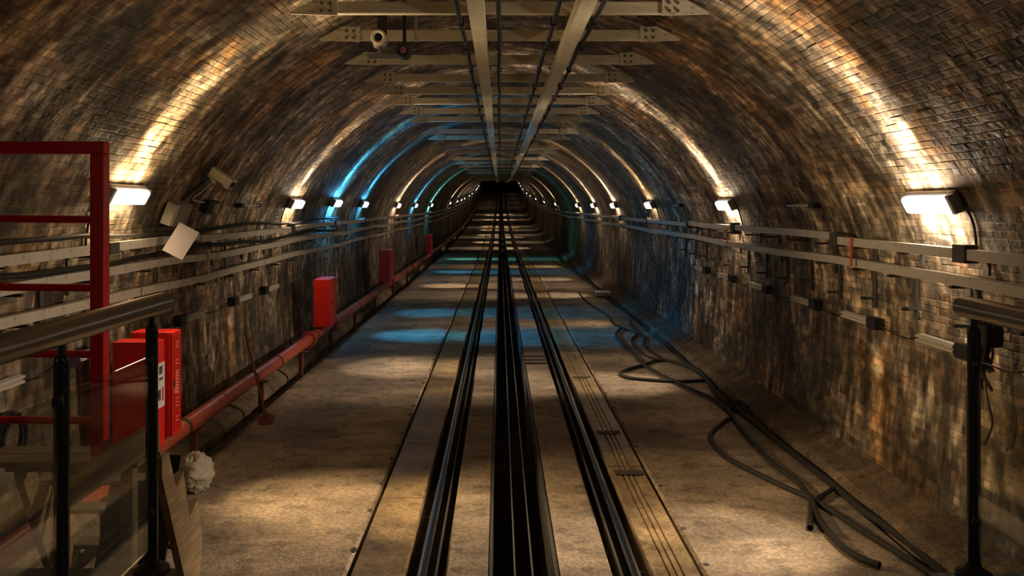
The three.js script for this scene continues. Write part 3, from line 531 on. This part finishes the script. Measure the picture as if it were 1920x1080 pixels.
// ------------------------------------------------------------------ wall equipment beside the lamp
{
  const face = (h, out = 0) => { const l = lining(sAt(h)); return { p: (d) => P(-(l.x + l.nx * out), l.h + l.nh * out, d), n: new THREE.Vector3(-l.nx, l.nh, 0), up: new THREE.Vector3(-l.tx, l.th, 0) }; };
  const turn = (t, f) => t.quaternion.setFromRotationMatrix(new THREE.Matrix4().makeBasis(new THREE.Vector3().crossVectors(f.up, f.n), f.up, f.n));
  // security camera
  let f = face(2.95, 0.0), t = thing('security_camera', 'beige box security camera on a wall arm beside the large lamp', 'security camera', null, f.p(8.78)); turn(t, f);
  mesh('mount', box(0.13, 0.26, 0.04, 0.05, 0.02, 0.02), M.black, t);
  mesh('arm', rod(new THREE.Vector3(0.05, -0.02, 0.03), new THREE.Vector3(-0.05, -0.05, 0.16), 0.022), M.whitePlastic, t);
  const b = mesh('case', box(0.11, 0.1, 0.24, 0, 0, 0, 0.015), M.cream, t); b.position.set(0.0, 0.03, 0.18); b.rotation.set(0.05, -0.15, 0.1);
  mesh('visor', box(0.13, 0.12, 0.06, 0, 0.0, 0.13, 0.008), M.whitePlastic, b); mesh('slot', box(0.01, 0.022, 0.045, 0.063, 0.028, 0.135, 0.002), M.black, b); mesh('slot', box(0.01, 0.022, 0.045, 0.063, -0.02, 0.135, 0.002), M.black, b); mesh('window', box(0.08, 0.06, 0.01, 0, 0, 0.16, 0.002), M.black, b);
  // junction boxes
  f = face(2.52, 0.07); t = thing('junction_box', 'grey square junction box below the security camera', 'junction box', null, f.p(8.42)); turn(t, f);
  mesh('body', box(0.30, 0.24, 0.14), M.grey, t); mesh('lid', box(0.27, 0.21, 0.015, 0, 0, 0.075), M.grey, t); mesh('side_unit', box(0.1, 0.22, 0.1, -0.21, 0, 0.02), M.whitePlastic, t);
  f = face(2.58, 0.05); t = thing('switch_box', 'small black switch box with a pale plug beside the grey junction box', 'switch box', null, f.p(9.35)); turn(t, f);
  mesh('body', box(0.32, 0.14, 0.09), M.black, t); mesh('plug', box(0.06, 0.11, 0.05, 0.05, 0, 0.06), M.whitePlastic, t);
  // conduit
  const c = thing('conduit', 'thin conduit bent between the security camera and junction box', 'conduit');
  const q = (h, d) => face(h, 0.03).p(d); mesh('pipe', tube([q(2.88, 8.95), q(2.78, 8.75), q(2.68, 8.6), q(2.6, 8.5), q(2.4, 8.25), q(2.28, 8.15)], 0.012, 8, 6), M.black, c);
  mesh('pipe', tube([q(2.86, 9.1), q(2.74, 8.95), q(2.66, 8.8), q(2.63, 9.0), q(2.62, 9.25)], 0.01, 8, 6), M.whitePlastic, c);
  // hanging sheet
  const s = new THREE.PlaneGeometry(0.2, 0.3, 6, 8), p = s.attributes.position; for (let i = 0; i < p.count; i++) p.setZ(i, 0.02 * Math.sin(p.getY(i) * 9) + 0.012 * Math.sin(p.getX(i) * 14)); s.computeVertexNormals();
  const back = s.clone(); back.translate(0, 0, -0.004); const ix = back.index.array; for (let i = 0; i < ix.length; i += 3) { const k = ix[i]; ix[i] = ix[i + 1]; ix[i + 1] = k; } back.computeVertexNormals();
  const sh = mesh('notice_card', join([s, back]), M.paper); sh.position.copy(P(-3.02, 2.235, 7.83)); sh.rotation.set(0, 0.5, -0.52); tag(sh, 'blank pale card hanging askew in front of the topmost tray', 'card');
}
// equipment under the vault
{
  const d = 7.72, t = thing('ceiling_camera', 'beige round-faced camera on a bracket under the vault', 'camera', null, P(-1.117, 4.125, d));
  const g = new THREE.LatheGeometry([[0.0, -0.12], [0.06, -0.12], [0.07, -0.05], [0.072, 0.1], [0.066, 0.125], [0.041, 0.12], [0.037, 0.09], [0, 0.085]].map(([a, b]) => new THREE.Vector2(a, b)), 28); g.rotateX(Math.PI / 2); mesh('housing', g, M.cream, t);
  const l = new THREE.CylinderGeometry(0.036, 0.036, 0.01, 20); l.rotateX(Math.PI / 2); l.translate(0, 0, 0.095); mesh('lens', l, M.black, t);
  mesh('stem', rod(new THREE.Vector3(0, -0.15, 0), new THREE.Vector3(0, -0.07, 0), 0.02), M.cream, t);
  mesh('shelf', box(0.3, 0.012, 0.2, 0.03, -0.155, 0), M.bracket, t);
  mesh('hanger', box(0.09, 0.4, 0.03, 0.0, 0.17, -0.13), M.black, t);
  mesh('cradle', box(0.115, 0.05, 0.12, 0, -0.055, 0, 0.015), M.cream, t);
}
{
  const t = thing('signal_lamp', 'unlit round signal lamp with a dull violet lens under the vault', 'signal lamp', null, P(-0.893, 4.012, 7.72));
  const g = new THREE.CylinderGeometry(0.066, 0.07, 0.14, 28); g.rotateX(Math.PI / 2); mesh('housing', g, M.black, t);
  const l = new THREE.SphereGeometry(0.07, 24, 10, 0, Math.PI * 2, 0, 0.8); l.rotateX(Math.PI / 2); l.scale(0.68, 0.68, 0.5); l.translate(0, 0, 0.045); mesh('lens', l, M.violet, t);
  const v = new THREE.TorusGeometry(0.06, 0.012, 8, 28); v.translate(0, 0, 0.07); mesh('hood', v, M.black, t);
  mesh('hanger', box(0.03, 0.45, 0.03, 0.0, 0.3, -0.03), M.black, t);
}
{
  const t = thing('threaded_hanger', 'short pale threaded hanger rod beside the signal lamp', 'hanger', null, P(-0.79, 4.24, 7.85));
  mesh('rod', rod(new THREE.Vector3(0, -0.1, 0.05), new THREE.Vector3(0, 0.18, 0.05), 0.014), M.tray, t);
  for (let i = 0; i < 8; i++) { const g = new THREE.TorusGeometry(0.016, 0.004, 6, 14); g.rotateX(Math.PI / 2); g.translate(0, 0.02 + i * 0.02, 0.05); mesh('thread', g, M.tray, t); }
  mesh('nut', box(0.05, 0.04, 0.05, 0, -0.1, 0.05), M.tray, t);
}

// ------------------------------------------------------------------ loose cables on the floor
const loose = (name, label, pts, r, h = r, group) => { const o = mesh(name, tube(pts.map(([x, y]) => onFloor(x, y, h)), r, 9, 7), M.rubber); return tag(o, label, 'cable', group); };
loose('floor_cable', 'long black cable running straight along the kerb', [[1790, 1100], [1764, 1072], [1700, 1014], [1614, 954], [1572, 916], [1526, 881], [1456, 825], [1403, 783], [1350, 744], [1315, 700], [1286, 680], [1248, 641], [1207, 608], [1173, 583], [1140, 560], [1112, 536], [1085, 515], [1062, 497], [1040, 478], [1020, 458]], 0.032, 0.034);
loose('floor_cable', 'black cable swinging out from the knot and running off past the platform', [[1373, 780], [1352, 795], [1333, 815], [1342, 838], [1361, 857], [1403, 880], [1456, 906], [1519, 934], [1579, 970], [1632, 1005], [1667, 1026], [1700, 1047], [1760, 1085]], 0.024, 0.026);
loose('floor_cable', 'black cable with a cut end lying loose on the slab', [[1372, 776], [1396, 811], [1428, 847], [1456, 875], [1491, 899], [1512, 924], [1523, 939], [1531, 963], [1551, 994], [1579, 1024], [1614, 1047], [1649, 1060]], 0.026, 0.034);
loose('floor_cable', 'short black cable stub lying across two loose cables', [[1518, 930], [1521, 950], [1519, 990]], 0.024, 0.03);
loose('floor_cable', 'short black cable link joining the loose cables to the kerb cable', [[1524, 941], [1540, 930], [1561, 918], [1575, 910]], 0.022, 0.03);
loose('floor_cable', 'black cable laid in an open loop near the kerb', [[1334, 712], [1300, 714], [1269, 715], [1217, 712], [1180, 708], [1163, 701], [1175, 693], [1207, 684], [1232, 676], [1250, 676], [1275, 683], [1307, 695], [1330, 711]], 0.024, 0.026);
loose('floor_cable', 'thin black cable curling beside the open loop', [[1240, 675], [1211, 667], [1194, 654], [1184, 637], [1192, 625], [1166, 614], [1150, 605], [1144, 595], [1123, 581], [1100, 565], [1085, 548]], 0.019, 0.022);
loose('floor_cable', 'thin black cable snaking between the loop and the kerb', [[1246, 675], [1219, 658], [1207, 645], [1208, 633], [1194, 621], [1184, 611], [1182, 600]], 0.02, 0.024);
loose('floor_cable', 'black cable running from the loop to the frayed knot', [[1165, 615], [1155, 625], [1165, 641], [1186, 662], [1205, 683], [1221, 693], [1240, 703], [1265, 714], [1290, 727], [1332, 745], [1352, 757], [1374, 778]], 0.024, 0.04);
loose('floor_cable', 'thin far cable lying along the slab towards the white box', [[1135, 553], [1115, 540], [1095, 525], [1075, 508], [1052, 498], [1035, 490]], 0.02, 0.024);
{
  const o = onFloor(1368, 765, 0.04), t = thing('cable_knot', 'frayed knot of black cable ends tied by the kerb', 'cable knot', null, o);
  for (let i = 0; i < 9; i++) { const a = rr(0, 6.28), b = rr(0.1, 0.3), pts = []; for (let k = 0; k < 4; k++) pts.push(new THREE.Vector3(Math.cos(a + k * 0.5) * b * k / 3, Math.max(-0.03, 0.06 * Math.sin(k) + rr(-0.02, 0.05)), Math.sin(a + k * 0.5) * b * k / 2.2)); mesh('strand', tube(pts, 0.01, 6, 4), M.rubber, t); }
  const g = new THREE.TorusGeometry(0.055, 0.022, 8, 18); g.rotateX(1.3); mesh('wrap', g, M.rubber, t);
}
{
  const o = onFloor(1130, 556), t = thing('floor_box', 'flat white box lying on the cables by the kerb', 'box', null, o);
  mesh('body', box(0.4, 0.1, 0.5, 0, 0.08, 0, 0.01), M.whitePlastic, t); mesh('lid', box(0.42, 0.02, 0.52, 0, 0.135, 0, 0.004), M.whitePlastic, t);
}
// dangling bundle of wires on the wall
{
  const t = thing('wire_bundle', 'tangled black wire bundle hanging on the wall behind the railing post', 'wire', null, P(3.40, 1.7, 5.72));
  for (let i = 0; i < 16; i++) { const z = rr(-0.08, 0.08), L = rr(0.2, 0.5), pts = []; for (let k = 0; k < 5; k++) pts.push(new THREE.Vector3(rr(-0.09, 0.0), 0.1 - L * k / 4 + rr(-0.02, 0.02), z + rr(-0.045, 0.045))); mesh('wire', tube(pts, rr(0.008, 0.014), 6, 4), M.rubber, t); }
  mesh('wire', tube([[-0.04, -0.3, 0], [-0.06, -0.45, 0.06], [-0.05, -0.6, 0.1], [-0.06, -0.72, 0.06], [-0.05, -0.78, 0]].map((a) => new THREE.Vector3(...a)), 0.007, 6, 6), M.rubber, t);
  mesh('clamp', box(0.14, 0.16, 0.2, -0.03, -0.02, 0, 0.03), M.rubber, t);
}

// ------------------------------------------------------------------ platforms and railings
for (const [x0, x1, d1, h, lab] of [[-3.4, -1.36, 3.52, 1.03, 'dark platform end beside the red fence'], [1.76, 3.4, 3.42, 1.055, 'dark platform end beside the loose cables']]) {
  const o = mesh('platform', sweep(rect(x0, x1, 0.0, h, 0.01), D0, d1), M.steelDark); structure(o, lab, 'platform');
}
function railing(X, posts, dEnd, base, label, panels) {
  const t = thing('railing', label, 'railing', null);
  mesh('handrail', sweep(circ(X, 2.15, 0.045, 26), 0.3, dEnd, { smooth: true }), M.inox, t);
  for (const d of posts) {
    const p = mesh('post', join([rod(P(X, base, d), P(X, 2.05, d), 0.025, 20)]), M.post, t);
    const cap = new THREE.SphereGeometry(0.025, 20, 10); cap.scale(1, 1.2, 1); cap.translate(X, 2.05, -d); mesh('post_cap', cap, M.post, p);
    mesh('saddle', rod(P(X, 2.06, d), P(X, 2.12, d), 0.012, 10), M.post, p);
    const fl = new THREE.LatheGeometry([[0, 0], [0.075, 0], [0.07, 0.012], [0.035, 0.03], [0.026, 0.05], [0, 0.05]].map(([a, b]) => new THREE.Vector2(a, b)), 26); fl.translate(X, base, -d); mesh('base_flange', fl, M.post, p);
    for (const h of [1.92, 1.28]) { const c = new THREE.SphereGeometry(0.02, 12, 8); c.scale(1, 1.6, 1); c.translate(X, h, -d + 0.022); mesh('glass_clip', c, M.post, p); }
  }
  for (const [a, b] of panels) mesh('glass_panel', sweep(rect(X - 0.005, X + 0.005, base + 0.1, 1.94), a, b), M.glass, t);
}
railing(-1.473, [0.9, 2.78, 3.5], 3.63, 1.03, 'steel handrail on dark posts with glass beside the red fence', [[0.95, 2.75], [2.82, 3.46]]);
railing(1.95, [0.9, 3.4], 3.48, 1.055, 'steel handrail on dark posts with glass beside the wire bundle', [[0.95, 3.36]]);

// red fence beyond the railing
{
  const d = 4.62, t = thing('red_fence', 'red painted tube fence panel standing on the wooden landing', 'fence', null);
  const X = -2.235, w = 0.078, L = -2.93;
  mesh('upright', box(w, 1.7, w, X, 2.01, -d, 0.008), M.redPaint, t);
  mesh('top_bar', box(X - L + w, 0.07, w + 0.002, (X + L) / 2 + 0.001, 2.896, -d, 0.008), M.redPaint, t);
  for (const h of [2.495, 2.113, 1.742, 1.372]) mesh('cross_bar', rod(new THREE.Vector3(L, h + 0.006, -d), new THREE.Vector3(X, h, -d), 0.021, 14), M.redPaint, t);
  mesh('upright', box(w, 1.7, w, L + 0.03, 2.01, -d, 0.008), M.redPaint, t);
}
// wooden landing and steps
{
  const t = thing('wooden_steps', 'steep wooden steps with notched sides down from the platform', 'steps', null);
  const zx = [[4.84, 1.10], [4.94, 1.10], [5.05, 0.85], [5.17, 0.91], [5.27, 0.59], [5.41, 0.65], [5.50, 0.36], [5.42, 0.0], [5.30, 0.0], [4.84, 0.98]];
  for (const X of [-2.0, -2.82]) {
    const s = new THREE.Shape(zx.map(([d, h]) => new THREE.Vector2(d, h))), g = new THREE.ExtrudeGeometry(s, { depth: 0.045, bevelEnabled: false }); g.rotateY(Math.PI / 2); g.translate(X - 0.0225, 0, 0);
    mesh('stringer', g, M.wood, t);
  }
  for (const [d, h] of [[5.1, 0.885], [5.33, 0.625], [5.5, 0.33]]) mesh('tread', box(0.80, 0.03, 0.14, -2.425, h, -d, 0.004), M.woodGrey, t);
  for (let i = 0; i < 2; i++) mesh('deck_plank', box(0.92, 0.035, 0.15, -2.46, 1.14, -4.64 - i * 0.158, 0.004), M.woodGrey, t);
  { const b = box(0.42, 1.06, 0.02, 0, 0, 0, 0.003); b.rotateX(-0.436); b.translate(-2.24, 0.5, -5.055); mesh('painted_shade_panel', b, M.black, t); }  // added black sheet that paints in the shade of the hollow under the steps
  mesh('fascia', box(0.92, 0.12, 0.035, -2.46, 1.06, -4.89, 0.004), M.woodGrey, t);
  for (const [x, d] of [[-2.07, 4.62], [-2.87, 4.62]]) mesh('leg', box(0.07, 1.12, 0.07, x, 0.56, -d, 0.006), M.wood, t);
  mesh('side_rail', box(0.05, 0.14, 1.0, -2.02, 1.235, -4.35, 0.005), M.woodGrey, t);
}

renderer.render(scene, camera);
